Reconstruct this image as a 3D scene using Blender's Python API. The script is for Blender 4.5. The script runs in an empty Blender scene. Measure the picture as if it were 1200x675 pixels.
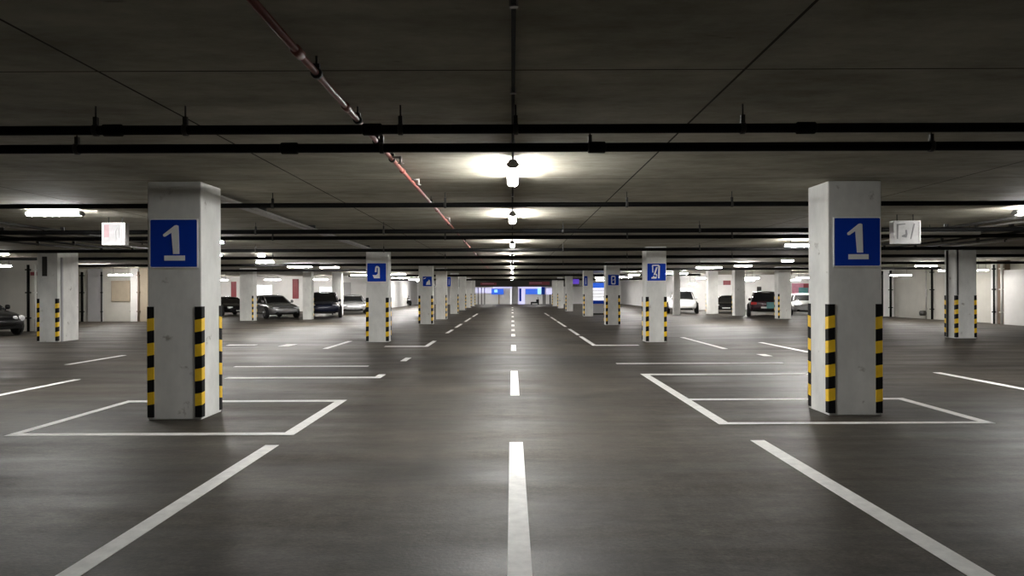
import bpy, bmesh, math, random
from mathutils import Vector, Matrix
random.seed(7)
sc = bpy.context.scene
COL = sc.collection
PI = math.pi

# ------------------------------------------------------------------ camera
F = 841.0            # focal length in pixels of the 1200 px wide frame
H = 1.49             # eye height
C = 2.80             # ceiling height
HOR = 342.0
ROLL = 0.0035
cam_d = bpy.data.cameras.new('camera')
cam_d.sensor_width = 36.0
cam_d.lens = 36.0 * F / 1200.0
cam_d.shift_y = (HOR - 337.5) / 1200.0
cam_d.clip_start = 0.05
cam_d.clip_end = 300
cam = bpy.data.objects.new('camera', cam_d)
COL.objects.link(cam)
cam.matrix_world = Matrix.Translation((0, 0, H)) @ Matrix.Rotation(PI / 2, 4, 'X') @ Matrix.Rotation(-ROLL, 4, 'Z')
sc.camera = cam

def unroll(u, v):
    du, dv = u - 600.0, v - 337.5
    return 600 + du - dv * ROLL, 337.5 + dv + du * ROLL

def at(u, v, Y):
    u, v = unroll(u, v)
    return Vector(((u - 600) * Y / F, Y, H + (HOR - v) * Y / F))

def ux(u, Y):
    return (u - 600) * Y / F

# ------------------------------------------------------------------ materials
def mat(name, color, rough=0.6, metal=0.0, emit=None, strength=0.0, noise=0.0, scale=6.0, bump=0.0, spec=0.5, coat=0.0, stretch=(1, 1, 1)):
    m = bpy.data.materials.new(name)
    m.use_nodes = True
    nt = m.node_tree
    b = nt.nodes['Principled BSDF']
    b.inputs['Roughness'].default_value = rough
    b.inputs['Metallic'].default_value = metal
    b.inputs['Specular IOR Level'].default_value = spec
    b.inputs['Coat Weight'].default_value = coat
    b.inputs['Base Color'].default_value = (*color, 1)
    if noise or bump:
        tc = nt.nodes.new('ShaderNodeTexCoord')
        mp = nt.nodes.new('ShaderNodeMapping')
        mp.inputs['Scale'].default_value = stretch
        nz = nt.nodes.new('ShaderNodeTexNoise')
        nz.inputs['Scale'].default_value = scale
        nz.inputs['Detail'].default_value = 8
        nz.inputs['Roughness'].default_value = 0.62
        nt.links.new(tc.outputs['Object'], mp.inputs['Vector'])
        nt.links.new(mp.outputs['Vector'], nz.inputs['Vector'])
        if noise:
            r = nt.nodes.new('ShaderNodeValToRGB')
            r.color_ramp.elements[0].position = 0.3
            r.color_ramp.elements[1].position = 0.72
            r.color_ramp.elements[0].color = (*[c * (1 - noise) for c in color], 1)
            r.color_ramp.elements[1].color = (*[min(1, c * (1 + noise)) for c in color], 1)
            nt.links.new(nz.outputs['Fac'], r.inputs['Fac'])
            nt.links.new(r.outputs['Color'], b.inputs['Base Color'])
        if bump:
            bp = nt.nodes.new('ShaderNodeBump')
            bp.inputs['Strength'].default_value = bump
            bp.inputs['Distance'].default_value = 0.02
            nt.links.new(nz.outputs['Fac'], bp.inputs['Height'])
            nt.links.new(bp.outputs['Normal'], b.inputs['Normal'])
    if emit:
        b.inputs['Emission Color'].default_value = (*emit, 1)
        b.inputs['Emission Strength'].default_value = strength
    return m

def floor_mat():
    m = bpy.data.materials.new('asphalt_floor')
    m.use_nodes = True
    nt = m.node_tree
    N, Lk = nt.nodes, nt.links
    b = N['Principled BSDF']
    tc = N.new('ShaderNodeTexCoord')
    def noise(scale, stretch, detail=8, rough=0.6):
        mp = N.new('ShaderNodeMapping')
        mp.inputs['Scale'].default_value = stretch
        Lk.new(tc.outputs['Object'], mp.inputs['Vector'])
        n = N.new('ShaderNodeTexNoise')
        n.inputs['Scale'].default_value = scale
        n.inputs['Detail'].default_value = detail
        n.inputs['Roughness'].default_value = rough
        Lk.new(mp.outputs['Vector'], n.inputs['Vector'])
        return n.outputs['Fac']
    def ramp(fac, p0, c0, p1, c1):
        r = N.new('ShaderNodeValToRGB')
        r.color_ramp.elements[0].position = p0
        r.color_ramp.elements[1].position = p1
        r.color_ramp.elements[0].color = (*c0, 1)
        r.color_ramp.elements[1].color = (*c1, 1)
        Lk.new(fac, r.inputs['Fac'])
        return r.outputs['Color']
    def mix(kind, fac, a, c):
        x = N.new('ShaderNodeMix')
        x.data_type = 'RGBA'
        x.blend_type = kind
        x.inputs['Factor'].default_value = fac
        Lk.new(a, x.inputs['A'])
        Lk.new(c, x.inputs['B'])
        return x.outputs['Result']
    big = ramp(noise(0.35, (0.45, 1.0, 1)), 0.32, (0.029, 0.0245, 0.019), 0.70, (0.080, 0.069, 0.055))
    streak_light_bands = ramp(noise(1.3, (0.16, 1.1, 1)), 0.32, (0.62, 0.62, 0.62), 0.68, (1.28, 1.27, 1.25))  # floor streaks, their contrast raised to paint in bands of lamplight
    track = ramp(noise(3.2, (2.2, 0.05, 1), 4), 0.35, (0.86, 0.86, 0.86), 0.65, (1.06, 1.06, 1.06))
    fine = ramp(noise(42, (0.8, 1.2, 1), 8, 0.8), 0.32, (0.42, 0.42, 0.42), 0.70, (1.65, 1.63, 1.60))
    spots = ramp(noise(3.0, (0.8, 1.2, 1), 3), 0.25, (0.45, 0.44, 0.42), 0.31, (1, 1, 1))
    c = mix('MULTIPLY', 1.0, big, streak_light_bands)
    c = mix('MULTIPLY', 1.0, c, track)
    c = mix('MULTIPLY', 1.0, c, fine)
    c = mix('MULTIPLY', 1.0, c, ramp(noise(7, (0.7, 1.3, 1), 10, 0.75), 0.34, (0.58, 0.57, 0.55), 0.66, (1.38, 1.38, 1.38)))
    c = mix('MULTIPLY', 0.7, c, spots)
    Lk.new(c, b.inputs['Base Color'])
    rr = N.new('ShaderNodeMapRange')
    rr.inputs['From Min'].default_value = 0.3
    rr.inputs['From Max'].default_value = 0.7
    rr.inputs['To Min'].default_value = 0.42
    rr.inputs['To Max'].default_value = 0.68
    Lk.new(noise(0.9, (0.35, 1.6, 1)), rr.inputs['Value'])
    Lk.new(rr.outputs['Result'], b.inputs['Roughness'])
    b.inputs['Specular IOR Level'].default_value = 0.26
    bp = N.new('ShaderNodeBump')
    bp.inputs['Strength'].default_value = 0.22
    bp.inputs['Distance'].default_value = 0.01
    Lk.new(noise(35, (1, 1, 1), 6), bp.inputs['Height'])
    Lk.new(bp.outputs['Normal'], b.inputs['Normal'])
    return m

def ceiling_mat():
    """board-marked concrete with dark joint lines on a 3.82 x 4.1 m grid"""
    m = bpy.data.materials.new('concrete_ceiling')
    m.use_nodes = True
    nt = m.node_tree
    N, Lk = nt.nodes, nt.links
    b = N['Principled BSDF']
    b.inputs['Roughness'].default_value = 0.85
    b.inputs['Specular IOR Level'].default_value = 0.25
    tc = N.new('ShaderNodeTexCoord')
    sep = N.new('ShaderNodeSeparateXYZ')
    Lk.new(tc.outputs['Object'], sep.inputs['Vector'])
    def math_(op, a, c=None, clamp=False):
        n = N.new('ShaderNodeMath')
        n.operation = op
        n.use_clamp = clamp
        for i, v in enumerate((a, c)):
            if v is None:
                continue
            if isinstance(v, (int, float)):
                n.inputs[i].default_value = v
            else:
                Lk.new(v, n.inputs[i])
        return n.outputs[0]
    def line(coord, off, period, half):
        t = math_('FLOORED_MODULO', math_('ADD', coord, -off + period / 2), period)
        d = math_('ABSOLUTE', math_('SUBTRACT', t, period / 2))
        return math_('LESS_THAN', d, half)
    joints = math_('MAXIMUM', line(sep.outputs['X'], 1.38, 3.82, 0.009), line(sep.outputs['Y'], 4.24, 4.10, 0.008))
    mp = N.new('ShaderNodeMapping')
    mp.inputs['Scale'].default_value = (0.6, 1.3, 1)
    Lk.new(tc.outputs['Object'], mp.inputs['Vector'])
    nz = N.new('ShaderNodeTexNoise')
    nz.inputs['Scale'].default_value = 1.6
    nz.inputs['Detail'].default_value = 9
    nz.inputs['Roughness'].default_value = 0.72
    Lk.new(mp.outputs['Vector'], nz.inputs['Vector'])
    r = N.new('ShaderNodeValToRGB')
    r.color_ramp.elements[0].position = 0.3
    r.color_ramp.elements[1].position = 0.7
    r.color_ramp.elements[0].color = (0.235, 0.222, 0.168, 1)
    r.color_ramp.elements[1].color = (0.53, 0.508, 0.415, 1)
    Lk.new(nz.outputs['Fac'], r.inputs['Fac'])
    n2 = N.new('ShaderNodeTexNoise')
    n2.inputs['Scale'].default_value = 5.0
    n2.inputs['Detail'].default_value = 3
    mp2 = N.new('ShaderNodeMapping')
    mp2.inputs['Scale'].default_value = (0.5, 1.6, 1)
    Lk.new(tc.outputs['Object'], mp2.inputs['Vector'])
    Lk.new(mp2.outputs['Vector'], n2.inputs['Vector'])
    r2 = N.new('ShaderNodeValToRGB')
    r2.color_ramp.elements[0].position = 0.24
    r2.color_ramp.elements[1].position = 0.30
    r2.color_ramp.elements[0].color = (0.4, 0.4, 0.4, 1)
    r2.color_ramp.elements[1].color = (1, 1, 1, 1)
    Lk.new(n2.outputs['Fac'], r2.inputs['Fac'])
    mx = N.new('ShaderNodeMix')
    mx.data_type = 'RGBA'
    mx.blend_type = 'MULTIPLY'
    mx.inputs['Factor'].default_value = 0.7
    Lk.new(r.outputs['Color'], mx.inputs['A'])
    Lk.new(r2.outputs['Color'], mx.inputs['B'])
    m2 = N.new('ShaderNodeMix')
    m2.data_type = 'RGBA'
    Lk.new(joints, m2.inputs['Factor'])
    Lk.new(mx.outputs['Result'], m2.inputs['A'])
    m2.inputs['B'].default_value = (0.035, 0.03, 0.022, 1)
    Lk.new(m2.outputs['Result'], b.inputs['Base Color'])
    bp = N.new('ShaderNodeBump')
    bp.inputs['Strength'].default_value = 0.12
    bp.inputs['Distance'].default_value = 0.02
    Lk.new(nz.outputs['Fac'], bp.inputs['Height'])
    Lk.new(bp.outputs['Normal'], b.inputs['Normal'])
    return m

M = {}
M['floor'] = floor_mat()
M['ceiling'] = ceiling_mat()
M['concrete'] = mat('pillar_concrete', (0.73, 0.728, 0.70), 0.8, noise=0.15, scale=2.6, bump=0.15, spec=0.3, stretch=(1, 1, 0.6))
def add_scuffs(m, scale=4.5):
    nt = m.node_tree
    b = nt.nodes['Principled BSDF']
    src = b.inputs['Base Color'].links[0].from_socket
    tc = nt.nodes.new('ShaderNodeTexCoord')
    oi = nt.nodes.new('ShaderNodeObjectInfo')
    ad = nt.nodes.new('ShaderNodeVectorMath')
    ad.operation = 'ADD'
    nt.links.new(tc.outputs['Object'], ad.inputs[0])
    sc_ = nt.nodes.new('ShaderNodeVectorMath')
    sc_.operation = 'SCALE'
    sc_.inputs[0].default_value = (7.3, 3.1, 5.7)
    nt.links.new(oi.outputs['Random'], sc_.inputs['Scale'])
    nt.links.new(sc_.outputs['Vector'], ad.inputs[1])
    nz = nt.nodes.new('ShaderNodeTexNoise')
    nz.inputs['Scale'].default_value = scale
    nz.inputs['Detail'].default_value = 5
    nz.inputs['Roughness'].default_value = 0.6
    nt.links.new(ad.outputs['Vector'], nz.inputs['Vector'])
    r = nt.nodes.new('ShaderNodeValToRGB')
    r.color_ramp.elements[0].position = 0.27
    r.color_ramp.elements[0].color = (0.55, 0.53, 0.50, 1)
    r.color_ramp.elements[1].position = 0.35
    r.color_ramp.elements[1].color = (1, 1, 1, 1)
    nt.links.new(nz.outputs['Fac'], r.inputs['Fac'])
    mx = nt.nodes.new('ShaderNodeMix')
    mx.data_type = 'RGBA'
    mx.blend_type = 'MULTIPLY'
    mx.inputs['Factor'].default_value = 1.0
    nt.links.new(src, mx.inputs['A'])
    nt.links.new(r.outputs['Color'], mx.inputs['B'])
    nt.links.new(mx.outputs['Result'], b.inputs['Base Color'])
add_scuffs(M['concrete'])
M['wall'] = mat('wall_plaster', (0.56, 0.545, 0.50), 0.85, noise=0.08, scale=1.1, bump=0.05, spec=0.3)
M['wall_white'] = mat('wall_white', (0.80, 0.79, 0.78), 0.8, noise=0.06, scale=1.5, spec=0.3)
M['wall_grey'] = mat('wall_grey', (0.40, 0.40, 0.41), 0.8, noise=0.06, scale=1.5, spec=0.3)
M['tan'] = mat('tan_board', (0.40, 0.34, 0.26), 0.75, noise=0.08, scale=3)
M['brown'] = mat('brown_paint', (0.22, 0.16, 0.12), 0.7, noise=0.1, scale=3)
M['paint'] = mat('road_paint', (0.88, 0.87, 0.84), 0.6, noise=0.14, scale=9, bump=0.05)
M['black'] = mat('black_pipe', (0.005, 0.005, 0.005), 0.6, noise=0.2, scale=3, spec=0.12)
M['dark'] = mat('dark_metal', (0.045, 0.043, 0.04), 0.55, metal=0.3, noise=0.1, scale=8)
M['redpipe'] = mat('red_pipe_paint', (0.30, 0.075, 0.055), 0.42, noise=0.25, scale=4)
M['redsign'] = mat('maroon_paint', (0.24, 0.045, 0.055), 0.5, noise=0.1, scale=4)
M['galv'] = mat('galvanised', (0.50, 0.49, 0.48), 0.4, metal=0.6, noise=0.1, scale=10)
M['white'] = mat('white_enamel', (0.72, 0.72, 0.70), 0.4, noise=0.04, scale=5)
M['grey'] = mat('grey_plastic', (0.28, 0.28, 0.28), 0.5, noise=0.04, scale=5)
M['blue'] = mat('sign_blue', (0.003, 0.045, 0.44), 0.6, noise=0.04, scale=3, spec=0.15)
M['numeral'] = mat('numeral_white', (0.93, 0.93, 0.94), 0.6, noise=0.05, scale=4)
M['yellow'] = mat('guard_yellow', (0.95, 0.58, 0.018), 0.5, noise=0.12, scale=7)
M['rubber'] = mat('guard_black', (0.007, 0.007, 0.007), 0.6, noise=0.2, scale=7, spec=0.15)
LAMP = 290.0
M['lamp'] = mat('lamp_diffuser', (0.9, 0.9, 0.9), 0.4, emit=(1.0, 0.99, 0.965), strength=LAMP, noise=0.01)
M['lamp_rear'] = mat('rear_lamp_diffuser', (0.9, 0.9, 0.9), 0.4, emit=(1.0, 0.97, 0.93), strength=LAMP * 1.5, noise=0.01)
M['lamp_soft'] = mat('soft_lamp_diffuser', (0.9, 0.9, 0.9), 0.4, emit=(1.0, 0.96, 0.90), strength=LAMP * 0.5, noise=0.01)
M['lamp_fill'] = mat('fill_lamp_diffuser', (0.9, 0.9, 0.9), 0.4, emit=(1.0, 0.98, 0.95), strength=LAMP * 0.10, noise=0.01)  # dim diffuser of the added fill lamps beside the viewer
M['lit_white'] = mat('backlit_white', (0.8, 0.8, 0.8), 0.4, emit=(0.95, 0.95, 1.0), strength=0.9, noise=0.02)
M['lit_lilac'] = mat('backlit_lilac', (0.6, 0.6, 0.75), 0.4, emit=(0.62, 0.60, 0.95), strength=0.8, noise=0.05)
M['lit_blue'] = mat('backlit_blue', (0.03, 0.12, 0.6), 0.4, emit=(0.02, 0.12, 0.75), strength=0.7, noise=0.1)
M['lit_purple'] = mat('backlit_purple', (0.12, 0.05, 0.5), 0.4, emit=(0.13, 0.06, 0.62), strength=0.5, noise=0.1)
M['lit_cyan'] = mat('backlit_cyan', (0.4, 0.8, 0.9), 0.4, emit=(0.35, 0.85, 0.95), strength=0.9, noise=0.05)
M['lit_window'] = mat('lit_window', (0.8, 0.8, 0.8), 0.3, emit=(0.95, 0.97, 1.0), strength=1.3, noise=0.02)
M['glass'] = mat('car_glass', (0.012, 0.013, 0.015), 0.08, spec=0.7, noise=0.05)
M['tyre'] = mat('tyre', (0.014, 0.014, 0.014), 0.8, noise=0.1, scale=9)
M['rim'] = mat('alloy_rim', (0.5, 0.5, 0.52), 0.3, metal=0.9, noise=0.05)
M['headlight'] = mat('headlight_glass', (0.75, 0.76, 0.78), 0.12, noise=0.03, spec=0.8)
M['tail'] = mat('tail_light', (0.45, 0.02, 0.02), 0.2, noise=0.04)
M['plate'] = mat('plate_white', (0.68, 0.68, 0.66), 0.5, noise=0.03)
def carpaint(name, c, metal=0.2):
    return mat(name, c, 0.25, metal=metal, noise=0.03, scale=2, coat=0.6 if max(c) > 0.1 else 0.15)
M['car_black'] = carpaint('car_black', (0.008, 0.008, 0.009))
M['car_silver'] = carpaint('car_silver', (0.42, 0.42, 0.43), 0.5)
M['car_white'] = carpaint('car_white', (0.74, 0.74, 0.75), 0.0)
M['car_navy'] = carpaint('car_navy', (0.010, 0.014, 0.035))
M['car_maroon'] = carpaint('car_maroon', (0.035, 0.012, 0.018))
M['teal'] = mat('teal_paint', (0.10, 0.27, 0.28), 0.5, noise=0.15, scale=3)
M['pink'] = mat('pink_paint', (0.52, 0.22, 0.30), 0.6, noise=0.15, scale=3)

# ------------------------------------------------------------------ helpers
class MB:
    def __init__(self):
        self.bm = bmesh.new()
    def box(self, x0, x1, y0, y1, z0, z1, mi=0):
        v = [self.bm.verts.new(p) for p in ((x0, y0, z0), (x1, y0, z0), (x1, y1, z0), (x0, y1, z0), (x0, y0, z1), (x1, y0, z1), (x1, y1, z1), (x0, y1, z1))]
        for q in ((0, 3, 2, 1), (4, 5, 6, 7), (0, 1, 5, 4), (1, 2, 6, 5), (2, 3, 7, 6), (3, 0, 4, 7)):
            f = self.bm.faces.new([v[i] for i in q])
            f.material_index = mi
        return self
    def tube(self, pts, r, seg=12, mi=0, caps=True):
        pts = [Vector(p) for p in pts]
        rings = []
        for i, p in enumerate(pts):
            d = (pts[min(i + 1, len(pts) - 1)] - pts[max(i - 1, 0)]).normalized()
            up = Vector((0, 0, 1)) if abs(d.z) < 0.9 else Vector((1, 0, 0))
            a = d.cross(up).normalized()
            b = d.cross(a).normalized()
            rings.append([self.bm.verts.new(p + (a * math.cos(2 * PI * k / seg) + b * math.sin(2 * PI * k / seg)) * r) for k in range(seg)])
        for i in range(len(rings) - 1):
            for k in range(seg):
                f = self.bm.faces.new((rings[i][k], rings[i][(k + 1) % seg], rings[i + 1][(k + 1) % seg], rings[i + 1][k]))
                f.material_index = mi
                f.smooth = True
        if caps:
            for rg in (rings[0], rings[-1]):
                f = self.bm.faces.new(rg)
                f.material_index = mi
        return self
    def prism(self, poly, y0, y1, axis='Y', mi=0):
        """poly of (a, b) extruded along an axis: Y -> (x, z), Z -> (x, y), X -> (y, z)"""
        def P(a, b, t):
            return {'Y': (a, t, b), 'Z': (a, b, t), 'X': (t, a, b)}[axis]
        A = [self.bm.verts.new(P(a, b, y0)) for a, b in poly]
        B = [self.bm.verts.new(P(a, b, y1)) for a, b in poly]
        n = len(poly)
        self.bm.faces.new(A).material_index = mi
        self.bm.faces.new(B[::-1]).material_index = mi
        for i in range(n):
            self.bm.faces.new((A[i], B[i], B[(i + 1) % n], A[(i + 1) % n])).material_index = mi
        return self
    def lathe(self, prof, center, axis='Y', seg=24, mi=0):
        """prof of (radius, offset along the axis)"""
        cx, cy, cz = center
        rings = []
        for r, t in prof:
            ring = []
            for k in range(seg):
                a = 2 * PI * k / seg
                c, s = math.cos(a) * r, math.sin(a) * r
                p = {'Y': (cx + c, cy + t, cz + s), 'X': (cx + t, cy + c, cz + s), 'Z': (cx + c, cy + s, cz + t)}[axis]
                ring.append(self.bm.verts.new(p))
            rings.append(ring)
        for i in range(len(rings) - 1):
            for k in range(seg):
                f = self.bm.faces.new((rings[i][k], rings[i][(k + 1) % seg], rings[i + 1][(k + 1) % seg], rings[i + 1][k]))
                f.material_index = mi
                f.smooth = True
        for rg in (rings[0], rings[-1]):
            self.bm.faces.new(rg).material_index = mi
        return self
    def build(self, name, mats, parent=None, bevel=0.0, subsurf=0, smooth=False):
        bmesh.ops.recalc_face_normals(self.bm, faces=self.bm.faces)
        me = bpy.data.meshes.new(name)
        self.bm.to_mesh(me)
        self.bm.free()
        if not isinstance(mats, (list, tuple)):
            mats = [mats]
        for m in mats:
            me.materials.append(M[m] if isinstance(m, str) else m)
        if smooth:
            for p in me.polygons:
                p.use_smooth = True
        o = bpy.data.objects.new(name, me)
        COL.objects.link(o)
        if parent:
            o.parent = parent
        if bevel:
            md = o.modifiers.new('bevel', 'BEVEL')
            md.width = bevel
            md.segments = 2
            md.limit_method = 'ANGLE'
        if subsurf:
            md = o.modifiers.new('subd', 'SUBSURF')
            md.levels = md.render_levels = subsurf
        return o

LABELS = {}
def tag(o, label, cat, group=None):
    n = len(label.split())
    assert 4 <= n <= 16, (n, label)
    if label in LABELS and not (group and LABELS[label] == group):
        print('DUPLICATE LABEL', label)
    LABELS[label] = group
    o['label'] = label
    o['category'] = cat
    o['kind'] = 'thing'
    if group:
        o['group'] = group
    return o
def thing(name, label, cat, loc=(0, 0, 0), rz=0.0, group=None):
    o = bpy.data.objects.new(name, None)
    COL.objects.link(o)
    o.empty_display_size = 0.2
    o.location = loc
    o.rotation_euler = (0, 0, rz)
    return tag(o, label, cat, group)
def struct(o):
    o['kind'] = 'structure'
    return o
ORD = ['first', 'second', 'third', 'fourth', 'fifth', 'sixth', 'seventh', 'eighth', 'ninth', 'tenth', 'eleventh', 'twelfth', 'thirteenth', 'fourteenth', 'fifteenth']

# ------------------------------------------------------------------ the setting
floor = struct(MB().box(-27, 27, -7, 92, -0.25, 0).build('floor', 'floor'))
struct(MB().box(-27, 27, -7, 92, C, C + 0.1).build('ceiling', 'ceiling'))
# left side: long wall, a recess, a cross wall, then the far bay
struct(MB().box(-24.3, -24.0, -7, 28.3, 0, C).build('wall_left', 'wall'))
struct(MB().box(-24.3, -18.6, 28.3, 28.6, 0, C).build('wall_left_cross', 'wall'))
struct(MB().box(-24.3, -24.0, 28.6, 38.3, 0, C).build('wall_left_recess_side', 'wall'))
struct(MB().box(-24.0, -19.0, 38.0, 38.3, 0, C).build('wall_left_recess', 'wall'))
struct(MB().box(-19.3, -19.0, 38.3, 42.0, 0, C).build('wall_left_return', 'wall'))
struct(MB().box(-27, -19.3, 42.0, 42.3, 0, C).build('wall_left_far', 'wall'))
struct(MB().box(-27, -11.5, 57, 57.3, 0, C).box(-11.8, -11.5, 57.3, 87, 0, C).build('wall_left_rear', 'wall_white'))
w = MB().box(21.7, 22.0, -7, 44.3, 0, C).box(22.0, 27, 44.0, 44.3, 0, C)
struct(w.build('wall_right', 'wall'))
struct(MB().box(13.2, 27, 57, 57.3, 0, C).box(13.2, 13.5, 57.3, 87, 0, C).build('wall_right_rear', 'wall_white'))
struct(MB().box(-27, 27, 87, 87.3, 0, C).build('wall_end', 'wall_white'))
struct(MB().box(-27, 27, -7.3, -7, 0, C).build('wall_behind', 'wall'))
# lintel across the far end of the lane
lt = struct(MB().box(-9, 9, 80.0, 80.5, 2.06, C).build('trim_lintel', 'dark'))
MB().box(ux(563, 80), ux(582, 80), 79.93, 80.0, 2.25, 2.52).build('sign_band', 'redsign', lt)
MB().box(ux(620, 80), ux(644, 80), 79.93, 80.0, 2.25, 2.60).build('sign_band', 'redsign', lt)
MB().box(ux(620.5, 80), ux(635, 80), 79.90, 79.93, 2.42, 2.52).build('sign_strip', 'pink', lt)
MB().box(ux(565, 80), ux(579, 80), 79.90, 79.93, 2.36, 2.46).build('sign_strip', 'pink', lt)

# wall pilasters, boards and seams
k = 0
def trim(mb, m):
    global k
    k += 1
    return struct(mb.build('trim_%d' % k, m, bevel=0.01))
Y38 = 37.99
trim(MB().box(ux(104.5, 38), ux(121, 38), 37.86, 38.0, 0, C), 'wall_grey')
trim(MB().box(ux(155, 38), ux(164, 38), 37.8, 38.0, 0, C), 'wall_white')
trim(MB().box(ux(165, 38), ux(175, 38), 37.84, 38.0, 0, C), 'tan')
def ry(u):
    return 21.7 * F / (u - 600)
trim(MB().box(21.5, 21.7, ry(1048), ry(1039), 0, C), 'wall_white')
trim(MB().box(21.45, 21.7, ry(1184), ry(1175), 0, C), 'brown')
trim(MB().box(21.4, 21.7, ry(1175), ry(1169), 0, C), 'wall_white')
trim(MB().box(21.3, 21.7, ry(1215), ry(1187), 0, 2.35), 'wall_white')

# tan board on the recess wall
o = MB().box(ux(131, 38), ux(153, 38), 37.93, 37.999, 1.05, 2.15).build('wall_mounted_board', 'tan', bevel=0.01)
tag(o, 'plain tan board fixed to the pale wall behind the left numbered pillar', 'panel')

# vertical pipes on the walls
def wall_pipe(x, y, r, m, label, z1=2.62, foot=False, z0=0.0):
    t = thing('wall_pipe', label, 'pipe', (x, y, 0), 0, 'pipes running down the side walls')
    MB().tube([(0, 0, z0), (0, 0, z1)], r, 10).build('pipe_run', m, t)
    for z in (0.5, 1.5, 2.4):
        MB().box(-r * 1.5, r * 1.5, -r * 1.5, r * 1.5, z, z + 0.05).build('pipe_clamp', m, t)
    if foot:
        MB().lathe([(0.03, -0.16), (0.13, -0.15), (0.13, 0.1), (0.05, 0.12)], (-0.15, 0, 0.3), 'X', 14).build('valve', 'dark', t)
    return t
wall_pipe(ux(33, 28.2), 28.20, 0.05, 'black', 'black drain pipe on left wall above the black car nose')
wall_pipe(ux(41.5, 28.22), 28.22, 0.035, 'white', 'thin white pipe on left wall beside the wide striped pillar')
wall_pipe(ux(97.5, 38), 37.90, 0.06, 'black', 'black pipe on the recessed wall just right of the wide striped pillar')
wall_pipe(ux(121.6, 38), 37.80, 0.03, 'black', 'thin black pipe between grey pilaster and tan board')
wall_pipe(ux(154.3, 38), 37.93, 0.03, 'brown', 'thin brown pipe at right edge of the tan board')
wall_pipe(ux(165, 38), 37.75, 0.045, 'brown', 'brown pipe beside the white pilaster behind left numbered pillar')
wall_pipe(21.58, ry(1037), 0.07, 'black', 'black pipe on right wall farthest from the viewer')
wall_pipe(21.42, ry(1049.5), 0.06, 'black', 'dark pipe on right wall at the white pilaster edge')
wall_pipe(21.62, ry(1087), 0.035, 'galv', 'thin grey pipe on right wall ending in a dark valve near the floor', foot=True)
wall_pipe(21.62, ry(1094), 0.055, 'black', 'black pipe on right wall just right of the dark floor valve')
wall_pipe(21.33, ry(1174.5), 0.04, 'black', 'black pipe on right wall between white and brown pilasters')
wall_pipe(21.36, ry(1183), 0.05, 'white', 'white pipe on the brown pilaster of the right wall')

# ------------------------------------------------------------------ floor markings (paint, parts of the floor)
Tm = 0.004
def mark(name, x0, x1, y0, y1):
    return MB().box(x0, x1, y0, y1, 0.0005, Tm).build(name, 'paint', floor)
HW = 0.066
for y0, y1 in ((2.6, 7.1), (10.3, 13.5), (18.1, 20.1), (24.0, 25.3), (27.2, 28.6), (31, 32.6), (35.5, 37.2), (42, 44), (50, 52), (58, 60), (66, 68)):
    mark('centre_dash', 0.036 - HW, 0.036 + HW, y0, y1)
mark('lane_line', -2.41, -2.28, 2.6, 7.0)
mark('lane_line', 2.37, 2.51, 2.6, 7.15)
# box round the left numbered pillar
mark('bay_line', -2.42, -2.29, 7.50, 9.93)
mark('bay_line', -5.32, -5.22, 7.50, 9.93)
mark('bay_line', -5.22, -2.42, 7.50, 7.63)
mark('bay_line', -5.22, -2.42, 9.78, 9.93)
# right box
mark('bay_line', 2.31, 2.44, 8.02, 12.95)
mark('bay_line', 5.28, 5.40, 8.02, 9.93)
mark('bay_line', 2.44, 5.28, 8.02, 8.13)
mark('bay_line', 2.44, 5.28, 9.80, 9.93)
mark('bay_line', 2.44, 5.8, 12.75, 12.95)
mark('bay_line', 2.15, 5.6, 14.75, 14.9)
mark('bay_line', 2.33, 3.5, 19.75, 20.0)
# left further lines
mark('bay_line', -5.0, -2.42, 12.45, 12.65)
mark('lane_dash', -2.42, -2.29, 12.45, 13.0)
mark('bay_line', -5.6, -2.9, 14.4, 14.55)
mark('lane_dash', -2.42, -2.29, 15.5, 16.3)
mark('lane_dash', -2.42, -2.30, 19.6, 21.9)
mark('bay_line', -3.5, -2.42, 19.6, 19.85)
for y0, y1 in ((26.0, 28.4), (30.0, 33.4), (36, 41), (43, 49)):
    mark('lane_dash', -2.42, -2.30, y0, y1)
for y0, y1 in ((19.75, 23.8), (24.6, 28.6), (30.4, 36), (37, 42), (44, 50)):
    mark('lane_dash', 2.21, 2.33, y0, y1)
mark('side_dash', -7.58, -7.46, 8.0, 12.4)
mark('side_dash', 7.62, 7.76, 8.2, 13.0)
mark('side_dash', -9.36, -9.24, 15.0, 17.2)
mark('side_dash', -5.02, -4.88, 19.0, 21.9)
mark('side_dash', -8.1, -7.3, 20.3, 20.6)
mark('side_dash', -6.5, -6.2, 19.9, 20.7)
mark('side_dash', 5.42, 5.56, 18.5, 23.2)
mark('side_dash', 7.12, 7.26, 17.4, 20.8)
mark('side_dash', 5.75, 5.95, 16.4, 16.9)

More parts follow.
